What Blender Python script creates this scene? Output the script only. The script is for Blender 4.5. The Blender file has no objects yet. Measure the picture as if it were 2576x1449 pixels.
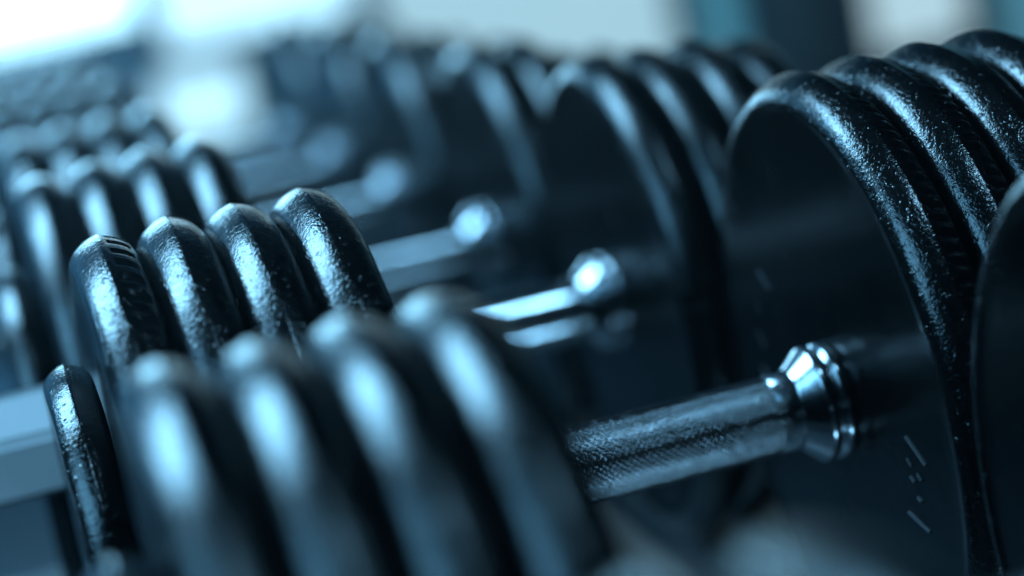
import bpy, bmesh, math, random
from mathutils import Vector, Matrix
random.seed(7)
S = bpy.context.scene
COL = S.collection

# ---------------------------------------------------------------- camera
F = Vector((0.20164938, 0.96221806, -0.18295885))
R_ = Vector((0.95052788, -0.23731316, -0.20044753))
U_ = Vector((0.23629278, 0.13348737, 0.96246914))
cd = bpy.data.cameras.new("camera")
cam = bpy.data.objects.new("camera", cd); COL.objects.link(cam)
M = Matrix((R_, U_, -F)).transposed().to_4x4()
M.translation = Vector((-0.0968439, -0.8155116, 0.2228651))
cam.matrix_world = M
cd.sensor_width = 36.0
cd.lens = 6169.06 / 2576 * 36
cd.clip_start = 0.02; cd.clip_end = 60
cd.dof.use_dof = True
cd.dof.focus_distance = 0.799
cd.dof.aperture_fstop = 3.6
S.camera = cam

# ---------------------------------------------------------------- world, lamps, exposure
w = bpy.data.worlds.new("World"); S.world = w; w.use_nodes = True
bg = w.node_tree.nodes["Background"]
bg.inputs[0].default_value = (0.12, 0.40, 0.62, 1); bg.inputs[1].default_value = 0.003
S.view_settings.view_transform = 'Standard'; S.view_settings.look = 'None'
S.view_settings.exposure = 0.0; S.view_settings.gamma = 1.0
S.cycles.use_adaptive_sampling = True
S.cycles.max_bounces = 8
S.cycles.caustics_reflective = False; S.cycles.caustics_refractive = False
S.cycles.sample_clamp_indirect = 4.0

def area(name, loc, target, sx, sy, power, color):
    l = bpy.data.lights.new(name, 'AREA'); l.shape = 'RECTANGLE'; l.size = sx; l.size_y = sy
    l.energy = power; l.color = color
    o = bpy.data.objects.new(name, l); COL.objects.link(o)
    o.location = loc
    o.rotation_euler = (Vector(target) - Vector(loc)).to_track_quat('-Z', 'Y').to_euler()
    return o
BLUE = (0.19, 0.60, 1.0); KEY = (0.27, 0.66, 1.0)
def ceiling(name, loc, target, sx, sy, power, color):
    """lamp whose long side runs along the room (world Y)"""
    o = area(name, loc, target, sx, sy, power, color)
    z = (Vector(loc) - Vector(target)).normalized(); x = Vector((0, 1, 0)).cross(z).normalized(); y = z.cross(x)
    o.rotation_euler = Matrix((x, y, z)).transposed().to_euler()
    return o
ceiling("ceiling_lamp_left", (-0.93, 1.10, 1.42), (0.0, 0.0, 0), 0.80, 0.80, 62, KEY)
ceiling("ceiling_lamp_front", (0.45, -0.60, 1.9), (0.1, 0, 0), 0.9, 0.20, 22, KEY)
area("floor_bounce_fill", (0.27, -0.42, -0.65), (0.1, 0, 0), 0.5, 0.05, 2.6, KEY)  # added fill standing in for light bounced up off the floor
area("side_fill_panel", (-1.75, -0.25, 1.25), (0, 0, 0), 1.2, 1.0, 32, BLUE)  # added fill panel that brightens the collars and the pale side bar
area("far_window_lamp", (-0.05, 3.9, 0.35), (0.1, 0.2, 0), 0.6, 0.6, 8, (0.20, 0.62, 1.0))
area("wall_fill", (-1.9, 2.4, 1.2), (-0.1, 4.0, -0.45), 0.7, 0.7, 80, BLUE)  # added fill that brightens the left part of the back wall

# ---------------------------------------------------------------- materials
def mat(name):
    m = bpy.data.materials.new(name); m.use_nodes = True
    return m, m.node_tree.nodes, m.node_tree.links, m.node_tree.nodes["Principled BSDF"]
def N(nodes, t, **kw):
    n = nodes.new(t)
    for k, v in kw.items():
        if k in n.inputs: n.inputs[k].default_value = v
        else: setattr(n, k, v)
    return n
def cast_material(name, scale, dist, rough, strength=1.0, base=(0.016, 0.018, 0.020), crack=0.35):
    m, n, l, p = mat(name)
    tc = n.new('ShaderNodeTexCoord')
    noi = N(n, 'ShaderNodeTexNoise', Scale=scale * 0.62, Detail=1.5, Roughness=0.5, Distortion=0.25)
    big = N(n, 'ShaderNodeTexNoise', Scale=scale * 0.16, Detail=3.0)
    for t in (noi, big): l.new(tc.outputs['Object'], t.inputs['Vector'])
    crk = N(n, 'ShaderNodeTexVoronoi', Scale=scale * 0.85, feature='DISTANCE_TO_EDGE')
    wob = N(n, 'ShaderNodeVectorMath', operation='MULTIPLY_ADD')
    wob.inputs[1].default_value = (2.2 / scale,) * 3
    l.new(noi.outputs['Color'], wob.inputs[0]); l.new(tc.outputs['Object'], wob.inputs[2]); l.new(wob.outputs[0], crk.inputs['Vector'])
    ce = N(n, 'ShaderNodeMapRange', interpolation_type='SMOOTHSTEP'); ce.inputs['From Max'].default_value = 0.30
    l.new(crk.outputs['Distance'], ce.inputs['Value'])
    mx = N(n, 'ShaderNodeMath', operation='MULTIPLY_ADD'); mx.inputs[1].default_value = crack
    l.new(ce.outputs[0], mx.inputs[0]); l.new(noi.outputs['Fac'], mx.inputs[2])
    # sparse bigger blisters and chips in the enamel
    sp = N(n, 'ShaderNodeTexNoise', Scale=scale * 0.5, Detail=1.0)
    l.new(tc.outputs['Object'], sp.inputs['Vector'])
    sm = N(n, 'ShaderNodeMapRange', interpolation_type='SMOOTHSTEP')
    sm.inputs['From Min'].default_value = 0.64; sm.inputs['From Max'].default_value = 0.74; sm.inputs['To Max'].default_value = crack * 5
    l.new(sp.outputs['Fac'], sm.inputs['Value'])
    ad = N(n, 'ShaderNodeMath', operation='ADD'); l.new(mx.outputs[0], ad.inputs[0]); l.new(sm.outputs[0], ad.inputs[1])
    b1 = N(n, 'ShaderNodeBump', Strength=strength, Distance=dist)
    l.new(ad.outputs[0], b1.inputs['Height'])
    b2 = N(n, 'ShaderNodeBump', Strength=0.6, Distance=dist * 2.5)
    l.new(big.outputs['Fac'], b2.inputs['Height']); l.new(b1.outputs[0], b2.inputs['Normal'])
    l.new(b2.outputs[0], p.inputs['Normal'])
    rr = N(n, 'ShaderNodeMapRange'); rr.inputs['To Min'].default_value = rough * 0.65; rr.inputs['To Max'].default_value = rough * 1.35
    l.new(big.outputs['Fac'], rr.inputs['Value']); l.new(rr.outputs[0], p.inputs['Roughness'])
    cr = n.new('ShaderNodeValToRGB')
    cr.color_ramp.elements[0].position = 0.35; cr.color_ramp.elements[0].color = (*[c * 0.6 for c in base], 1)
    cr.color_ramp.elements[1].position = 0.7; cr.color_ramp.elements[1].color = (*[c * 1.5 for c in base], 1)
    l.new(noi.outputs['Fac'], cr.inputs[0]); l.new(cr.outputs[0], p.inputs['Base Color'])
    return m
RIM = cast_material("hammered_black_enamel", 760, 0.00011, 0.18, 1.0, (0.0018, 0.002, 0.0023))
FACE = cast_material("smooth_black_enamel", 260, 0.00012, 0.24, 0.6, (0.0006, 0.0007, 0.0008), 0.0)
FACE.node_tree.nodes["Principled BSDF"].inputs["Specular IOR Level"].default_value = 0.22
def simple(name, col, rough, metal=0.0, bump=None):
    m, n, l, p = mat(name)
    p.inputs['Base Color'].default_value = (*col, 1); p.inputs['Metallic'].default_value = metal
    tc = n.new('ShaderNodeTexCoord')
    noi = N(n, 'ShaderNodeTexNoise', Scale=(bump or (90, 0))[0], Detail=4.0)
    l.new(tc.outputs['Object'], noi.inputs['Vector'])
    rr = N(n, 'ShaderNodeMapRange'); rr.inputs['To Min'].default_value = rough * 0.7; rr.inputs['To Max'].default_value = rough * 1.3
    l.new(noi.outputs['Fac'], rr.inputs['Value']); l.new(rr.outputs[0], p.inputs['Roughness'])
    if bump:
        b = N(n, 'ShaderNodeBump', Strength=0.5, Distance=bump[1]); l.new(noi.outputs['Fac'], b.inputs['Height']); l.new(b.outputs[0], p.inputs['Normal'])
    return m
CHROME = simple("chrome", (0.40, 0.41, 0.43), 0.17, 1.0, (140, 0.0002))
GRIP = simple("worn_knurled_steel", (0.26, 0.27, 0.28), 0.17, 1.0, (160, 0.0003))
BRIGHTENED = simple("brightened_steel", (0.62, 0.64, 0.66), 0.16, 1.0, (140, 0.0003))  # steel base colour lightened to paint brighter highlights on the second grip
MARK = simple("worn_lit_letter_edge", (0.06, 0.065, 0.07), 0.28)  # pale colour paints the light caught by the worn raised edges
RACK = simple("pale_grey_painted_steel", (0.74, 0.75, 0.77), 0.45, 0.0, (60, 0.0004))
DARKRACK = simple("dark_painted_steel", (0.03, 0.033, 0.036), 0.45, 0.0, (60, 0.0004))
FLOOR = simple("rubber_floor", (0.04, 0.045, 0.05), 0.35, 0.0, (6, 0.003))
WALL = simple("painted_wall", (0.14, 0.21, 0.26), 0.6, 0.0, (5, 0.003))
FRAME = simple("window_frame_paint", (0.10, 0.11, 0.12), 0.4)
def glow(name, col, st):
    m, n, l, p = mat(name); n.remove(p)
    e = N(n, 'ShaderNodeEmission'); e.inputs[0].default_value = (*col, 1); e.inputs[1].default_value = st
    l.new(e.outputs[0], n['Material Output'].inputs[0]); return m

# ---------------------------------------------------------------- helpers
def obj(name, me, parent=None, loc=(0, 0, 0), rot=(0, 0, 0)):
    o = bpy.data.objects.new(name, me); COL.objects.link(o)
    if parent: o.parent = parent
    o.location = loc; o.rotation_euler = rot
    return o
def tag(o, label, cat, group=None):
    o['label'] = label; o['category'] = cat
    if group: o['group'] = group
    return o
def structure(o): o['kind'] = 'structure'; return o
def lathe(name, prof, seg, mats, disp=None, matf=None, smooth=True):
    """surface of revolution about X; prof = [(x, r)] ; disp(i, k, ang, x, r) -> r"""
    vs, fs, mi = [], [], []
    n = len(prof)
    for k in range(seg):
        a = 2 * math.pi * k / seg; c, s = math.cos(a), math.sin(a)
        for i, (x, r) in enumerate(prof):
            if disp: x, r = disp(i, k, a, x, r)
            vs.append((x, r * c, r * s))
    for k in range(seg):
        k2 = (k + 1) % seg
        for i in range(n - 1):
            fs.append((k * n + i, k * n + i + 1, k2 * n + i + 1, k2 * n + i))
            mi.append(matf(i) if matf else 0)
    me = bpy.data.meshes.new(name); me.from_pydata(vs, [], fs)
    for m in mats: me.materials.append(m)
    me.polygons.foreach_set('material_index', mi)
    if smooth: me.polygons.foreach_set('use_smooth', [True] * len(fs))
    me.update(); return me
def box_mesh(name, lo, hi, m, bevel=0.0, seg=2):
    bm = bmesh.new(); bmesh.ops.create_cube(bm, size=1)
    for v in bm.verts:
        v.co = Vector([(lo[i] + hi[i]) / 2 + v.co[i] * (hi[i] - lo[i]) for i in range(3)])
    if bevel: bmesh.ops.bevel(bm, geom=list(bm.edges), offset=bevel, segments=seg, affect='EDGES', profile=0.5)
    me = bpy.data.meshes.new(name); bm.to_mesh(me); bm.free(); me.materials.append(m); return me

# ---------------------------------------------------------------- dumbbell parts
P = 0.0232           # plate pitch
XL, XR = 0.0106, 0.1922     # centres of the innermost plates (left, right)
def plate_mesh(name, R, ht=0.0104, crown=0.0085, seg=256, teeth=0, sign=1):
    """thick rubber-edged plate, centred at x=0, crowned rim with a crease, faces towards +-x"""
    prof = [(-ht * .80, 0.010), (-ht * .80, R * .30), (-ht * .80, R * .60), (-ht * .80, R - crown - .010), (-ht * .80, R - crown - .006),
            (-ht * .92, R - crown - .003)]
    def shoulder(phi0, phi1, flat, hw):
        """rim half-section from the crease outwards: gently curved bevel, then a tight round edge; [(dx, dr)]"""
        pts = [(0.0, 0.0)]; n1, n2 = 8, 6
        for j in range(n1):
            ph = phi0 + (phi1 - phi0) * (j + .5) / n1
            dx = flat / n1; pts.append((pts[-1][0] + dx, pts[-1][1] - dx * math.tan(ph)))
        rad = (hw - flat) / (1 - math.sin(phi1)); x0, y0 = pts[-1]
        for j in range(1, n2 + 1):
            ph = phi1 + (math.pi / 2 - phi1) * j / n2
            pts.append((x0 + rad * (math.sin(ph) - math.sin(phi1)), y0 - rad * (math.cos(phi1) - math.cos(ph))))
        return pts
    left = shoulder(math.radians(12), math.radians(38), ht * .70, ht)
    right = shoulder(math.radians(9), math.radians(31), ht * .60, ht)
    prof = [(-ht * .93, 0.010), (-ht * .93, R * .30), (-ht * .93, R * .60), (-ht * .93, R - .022), (-ht * .935, R - .0155), (-ht * .96, R - .0118)]
    prof += [(-dx, R + dr) for dx, dr in reversed(left)]
    left_n = len(prof)
    prof += [(dx, R + dr - (.0003 if dx else 0)) for dx, dr in right[1:]]
    prof += [(ht * .96, R - .0118), (ht * .935, R - .0155), (ht * .93, R - .022), (ht * .93, R * .60), (ht * .93, R * .30), (ht * .93, 0.010)]
    rnd = random.Random(len(name) * 13 + int(R * 1e5))
    ph = [rnd.random() * 6.28 for _ in range(6)]
    def disp(i, k, a, x, r):
        wob = .00022 * math.sin(3 * a + ph[0]) + .00016 * math.sin(7 * a + ph[1]) + .00010 * math.sin(17 * a + ph[2])
        if 6 <= i < len(prof) - 6: r += wob; x += .0001 * math.sin(11 * a + ph[3])
        if teeth and left_n + 2 <= i <= left_n + 8:
            q = (a * teeth / (2 * math.pi)) % 1.0
            if q > .55: r -= .0011; 
        return x, r
    nf = len(prof)
    def matf(i): return 1 if (i < 5 or i > nf - 7) else 0
    return lathe(name, prof, seg, [RIM, FACE], disp, matf)

def collar_mesh():
    # x=0 at the flange back (against the plate face), neck towards -x
    pr = [(-.0250, .0139), (-.0248, .0143), (-.0170, .0144), (-.0164, .0149), (-.0100, .0207), (-.0094, .0213), (-.0070, .0214),
          (-.0064, .0209), (-.0052, .0192), (-.0046, .0192), (-.0040, .0207), (-.0034, .0213), (-.0006, .0213), (0, .0208), (.0020, .0205)]
    me = lathe("collar", pr, 96, [CHROME])
    return me
def grip_mesh(name, x0, x1, r, starts, seg, rows, amp):
    vs = []; fs = []
    for j in range(rows + 1):
        x = x0 + (x1 - x0) * j / rows
        e = min(1, min(j, rows - j) / 3)
        bulge = r + .0006 * math.sin(math.pi * j / rows)
        for k in range(seg):
            a = 2 * math.pi * k / seg
            if amp:
                bulge = r + .00010 * (math.sin(x * 520 + 2 * math.sin(x * 190)) * math.sin(3 * a + x * 210) + .6 * math.sin(x * 930 + 1.7) * math.sin(5 * a - x * 340))
                u = starts * a / (2 * math.pi); v = x / .0025
                h = min(abs(((u + v) % 1) - .5), abs(((u - v) % 1) - .5)) * 2
                rr = bulge - .00025 + amp * min(h * 1.6, 1) * e
            else: rr = bulge
            vs.append((x, rr * math.cos(a), rr * math.sin(a)))
    for j in range(rows):
        for k in range(seg):
            k2 = (k + 1) % seg
            fs.append((j * seg + k, j * seg + k2, (j + 1) * seg + k2, (j + 1) * seg + k))
    me = bpy.data.meshes.new(name); me.from_pydata(vs, [], fs); me.materials.append(GRIP)
    me.polygons.foreach_set('use_smooth', [True] * len(fs)); me.update(); return me

def letter_stroke(p, q, wd, plate, x):
    """one raised, worn stroke, coloured pale as if its edges catch light, of the lettering cast into a plate face, from p to q in the (y, z) plane"""
    a = Vector((0, *p)); b_ = Vector((0, *q)); d = (b_ - a); L = d.length; d.normalize()
    n_ = Vector((1, 0, 0)).cross(d)
    bm = bmesh.new(); bmesh.ops.create_cube(bm, size=1)
    for v in bm.verts:
        v.co = (a + b_) / 2 + d * v.co.x * L + n_ * v.co.y * wd + Vector((v.co.z * .0012, 0, 0))
    bmesh.ops.bevel(bm, geom=list(bm.edges), offset=wd * .22, segments=2, affect='EDGES')
    me = bpy.data.meshes.new("raised_stroke"); bm.to_mesh(me); bm.free(); me.materials.append(MARK)
    obj("raised_stroke", me, plate, (x, 0, 0))

collarM = collar_mesh()
gripHi = grip_mesh("grip", XL + .0276, XR - .0276, .0142, 38, 380, 420, .00042)
gripLo = grip_mesh("grip_plain", XL + .0276, XR - .0276, .0145, 64, 64, 24, 0)
gripMid = gripLo.copy(); gripMid.materials.clear(); gripMid.materials.append(BRIGHTENED)
_cache = {}
def pm(R, teeth, seg=256, ht=.0112, crown=.0078):
    key = (round(R, 4), teeth, seg, ht, crown)
    if key not in _cache: _cache[key] = plate_mesh("plate", R, ht, crown, seg, teeth)
    return _cache[key]

STROKES = [((.060, .040), (.050, .034)), ((.068, .026), (.0665, .021)), ((.074, .014), (.069, .008)), ((.077, -.001), (.071, -.005)),
           ((-.0650, -.0010), (-.0790, -.0085)), ((-.0630, -.0090), (-.0660, -.0115)), ((-.0630, -.0155), (-.0662, -.0172)), ((-.0700, -.0130), (-.0730, -.0152)),
           ((-.0665, -.0222), (-.0695, -.0234)), ((-.0550, -.0300), (-.0720, -.0335))]

def dumbbell(row, y, z, dx, R, REND, label, hi=False, RR=None):
    root = bpy.data.objects.new("dumbbell", None); COL.objects.link(root)
    root.location = (dx, y, z); root.empty_display_size = .05
    tag(root, label, "dumbbell", "dumbbells lined up on the rack")
    rnd = random.Random(row * 7 + 3)
    RR = RR or [R] * 4
    seg = 720 if row == 1 else (192 if row < 4 else 128)
    obj("grip", gripHi if hi else (gripMid if row == 2 else gripLo), root)
    obj("collar", collarM, root, (XR - .0104, 0, 0))
    obj("collar", collarM, root, (XL + .0104, 0, 0), (0, 0, math.pi))
    for side, xc, sg in ((0, XL, -1), (1, XR, 1)):
        for k in range(4):
            th = {(1, 1, 0): 132, (1, 1, 1): 132, (1, 0, 3): 64}.get((row, side, k), 0)
            rr = R if side == 0 else RR[k]
            o = obj("plate", pm(round(rr, 4), th, seg), root, (xc + sg * P * k + (rnd.uniform(-.0004, .0004) if k else 0), 0, rnd.uniform(-.0006, .0006) if k else 0), (0 if (row, side, k) == (1, 1, 0) else rnd.random() * 6.28, 0, 0))
            if (row, side, k) == (1, 1, 0):
                for p_, q_ in STROKES: letter_stroke(p_, q_, .0011, o, -.0106)
        obj("end_plate", pm(REND, 0, seg, .0085, .007), root, (xc + sg * (P * 3 + .0212), 0, 0), (rnd.random() * 6, 0, 0))
    return root

S1 = 0.2518
labels = {
 -1: "nearest dumbbell, only a big blurred blue shape at the bottom edge right of centre",
 0: "strongly blurred black dumbbell in the foreground with four thick plates",
 1: "sharp black dumbbell in focus with knurled steel grip and chrome collar",
 2: "black dumbbell directly behind the sharp one, its chrome collar showing as bright round spots",
 3: "blurred black dumbbell two places behind the sharp one, collar a pale blue ball",
 4: "blurred black dumbbell three places behind the sharp one, its collar a dim blue ball",
 5: "soft black dumbbell four places behind the sharp one with a faint blue collar",
 6: "farthest dumbbell of the row, a hazy blue shape under the bright windows",
 7: "hazy blue dumbbell sixth behind the sharp one, under the bright window",
 8: "last but one dumbbell of the row, far back under the bright window",
 9: "farthest dumbbell of the row, a faint blue shape against the bright window",
}
rows = {-1: (-.5, -.004, 0, .1172), 0: (-.2495, -.0043, -.0047, .1212), 1: (0, 0, 0, .1180), 2: (S1, .0030, -.0081, .1150)}
RRS = {2: [.1125, .1105, .1095, .1035], 3: [.1115, .1085, .0965, .093], 4: [.108, .103, .092, .088], 5: [.106, .098, .088, .082], 6: [.104, .098, .090, .084]}
for i in range(-1, 7):
    if i in rows: y, z, dx, R = rows[i]
    else: y, z, dx, R = S1 * (i - 1), random.uniform(-.002, .003), random.uniform(-.008, .004), .116
    dumbbell(i, y, z, dx, R, .0785, labels[i], hi=(i == 1), RR=RRS.get(i))

# ---------------------------------------------------------------- rack
rack = bpy.data.objects.new("dumbbell_rack", None); COL.objects.link(rack); rack.location = (0, .9, -.13)
tag(rack, "steel rack carrying the row of dumbbells, with a pale grey bar at lower left", "rack")
def rpart(name, lo, hi, m, bev=.003):
    o = obj(name, box_mesh(name, lo, hi, m, bev), rack, (0, -.9, .13)); return o
for x in (-.045, -.012, .205, .238):
    rpart("rail", (x - .012, -.6, -.150), (x + .012, 2.6, -.1235), DARKRACK)
for y in (-.5, .6, 1.6, 2.5):
    rpart("cross_member", (-.30, y - .02, -.185), (.45, y + .02, -.1505), DARKRACK)
for y in (-.5, 2.5):
    for x in (-.28, .43):
        rpart("post", (x - .025, y - .025, -.80), (x + .025, y + .025, -.1855), DARKRACK)
# pale bar with a sloping top face, running along the row's side
bm = bmesh.new()
sec = [(.119, .010), (.119, .0335), (.1325, .0500), (.1345, .0495), (.1345, .010)]
vs = [[bm.verts.new((x, yy, zz)) for yy, zz in sec] for x in (-.62, -.045)]
for i in range(5):
    j = (i + 1) % 5; bm.faces.new((vs[0][i], vs[0][j], vs[1][j], vs[1][i]))
bm.faces.new(vs[0]); bm.faces.new(vs[1][::-1])
bmesh.ops.recalc_face_normals(bm, faces=bm.faces)
bmesh.ops.bevel(bm, geom=list(bm.edges), offset=.0022, segments=3, affect='EDGES')
me = bpy.data.meshes.new("side_bar"); bm.to_mesh(me); bm.free(); me.materials.append(RACK)
obj("side_bar", me, rack, (0, -.9, .13))
rpart("side_bar_post", (-.66, .105, -.80), (-.621, .145, .06), RACK)

# ---------------------------------------------------------------- setting
structure(obj("floor", box_mesh("floor", (-6, -4, -.85), (8, 5, -.80), FLOOR)))
YW = 4.0
structure(obj("wall", box_mesh("wall", (-6, YW + .06, -.80), (8, YW + .2, 2.5), WALL)))
def window(x0, x1, z0, z1, col, st, label):
    root = bpy.data.objects.new("window", None); COL.objects.link(root); root.location = (x0, YW, z0)
    tag(root, label, "window", "windows behind the dumbbells")
    w_, h_ = x1 - x0, z1 - z0
    obj("pane", box_mesh("pane", (0, .03, 0), (w_, .04, h_), glow("daylit_pane", col, st)), root)
    t = .03
    for lo, hi in (((-t, 0, -t), (w_ + t, .058, 0)), ((-t, 0, h_), (w_ + t, .058, h_ + t)), ((-t, 0, 0), (0, .058, h_)), ((w_, 0, 0), (w_ + t, .058, h_))):
        obj("frame", box_mesh("frame", lo, hi, FRAME), root)
window(-.40, .29, .0, .75, (.42, .80, 1.0), 4.2, "brightest window, glaring white at the top left corner")
window(.34, .72, -.07, .75, (.45, .80, 1.0), 1.9, "very bright window just right of the glaring one")
window(.77, 1.36, -.36, .75, (.40, .67, .80), .98, "wide pale window above the blurred plates, left of the dark pillar")
window(1.42, 1.50, -.36, 1.2, (.06, .26, .38), 1.0, "narrow dim teal window beside the dark pillar")
window(1.76, 2.0, -.40, 1.2, (.46, .68, .78), 1.05, "pale window just right of the dark pillar")
window(2.06, 3.0, -.6, 1.2, (.08, .27, .38), .8, "dim teal window at the top right corner")
window(.30, .47, -.26, -.12, (.45, .80, 1.0), 1.5, "small low window, a white blur between the left and right heads")
pil = obj("pillar", box_mesh("pillar", (-.075, -.08, 0), (.075, .08, 3.0), DARKRACK, .01), None, (1.63, YW - .12, -.80))
tag(pil, "dark pillar between the pale windows at top right", "pillar")

hz = structure(obj("flare_haze", box_mesh("flare_haze", (-8, -5, -1.9), (9, 5.5, 3.2), FLOOR)))  # added volume imitating the blue veil of the lens flare
hz['kind'] = 'stuff'
hm = bpy.data.materials.new("flare_veil"); hm.use_nodes = True
nn = hm.node_tree.nodes; nn.remove(nn["Principled BSDF"])
v = nn.new('ShaderNodeVolumePrincipled'); v.inputs['Color'].default_value = (.60, .85, 1, 1)
v.inputs['Density'].default_value = 0.018; v.inputs['Anisotropy'].default_value = 0.88
hm.node_tree.links.new(v.outputs[0], nn['Material Output'].inputs['Volume'])
hz.data.materials.clear(); hz.data.materials.append(hm)
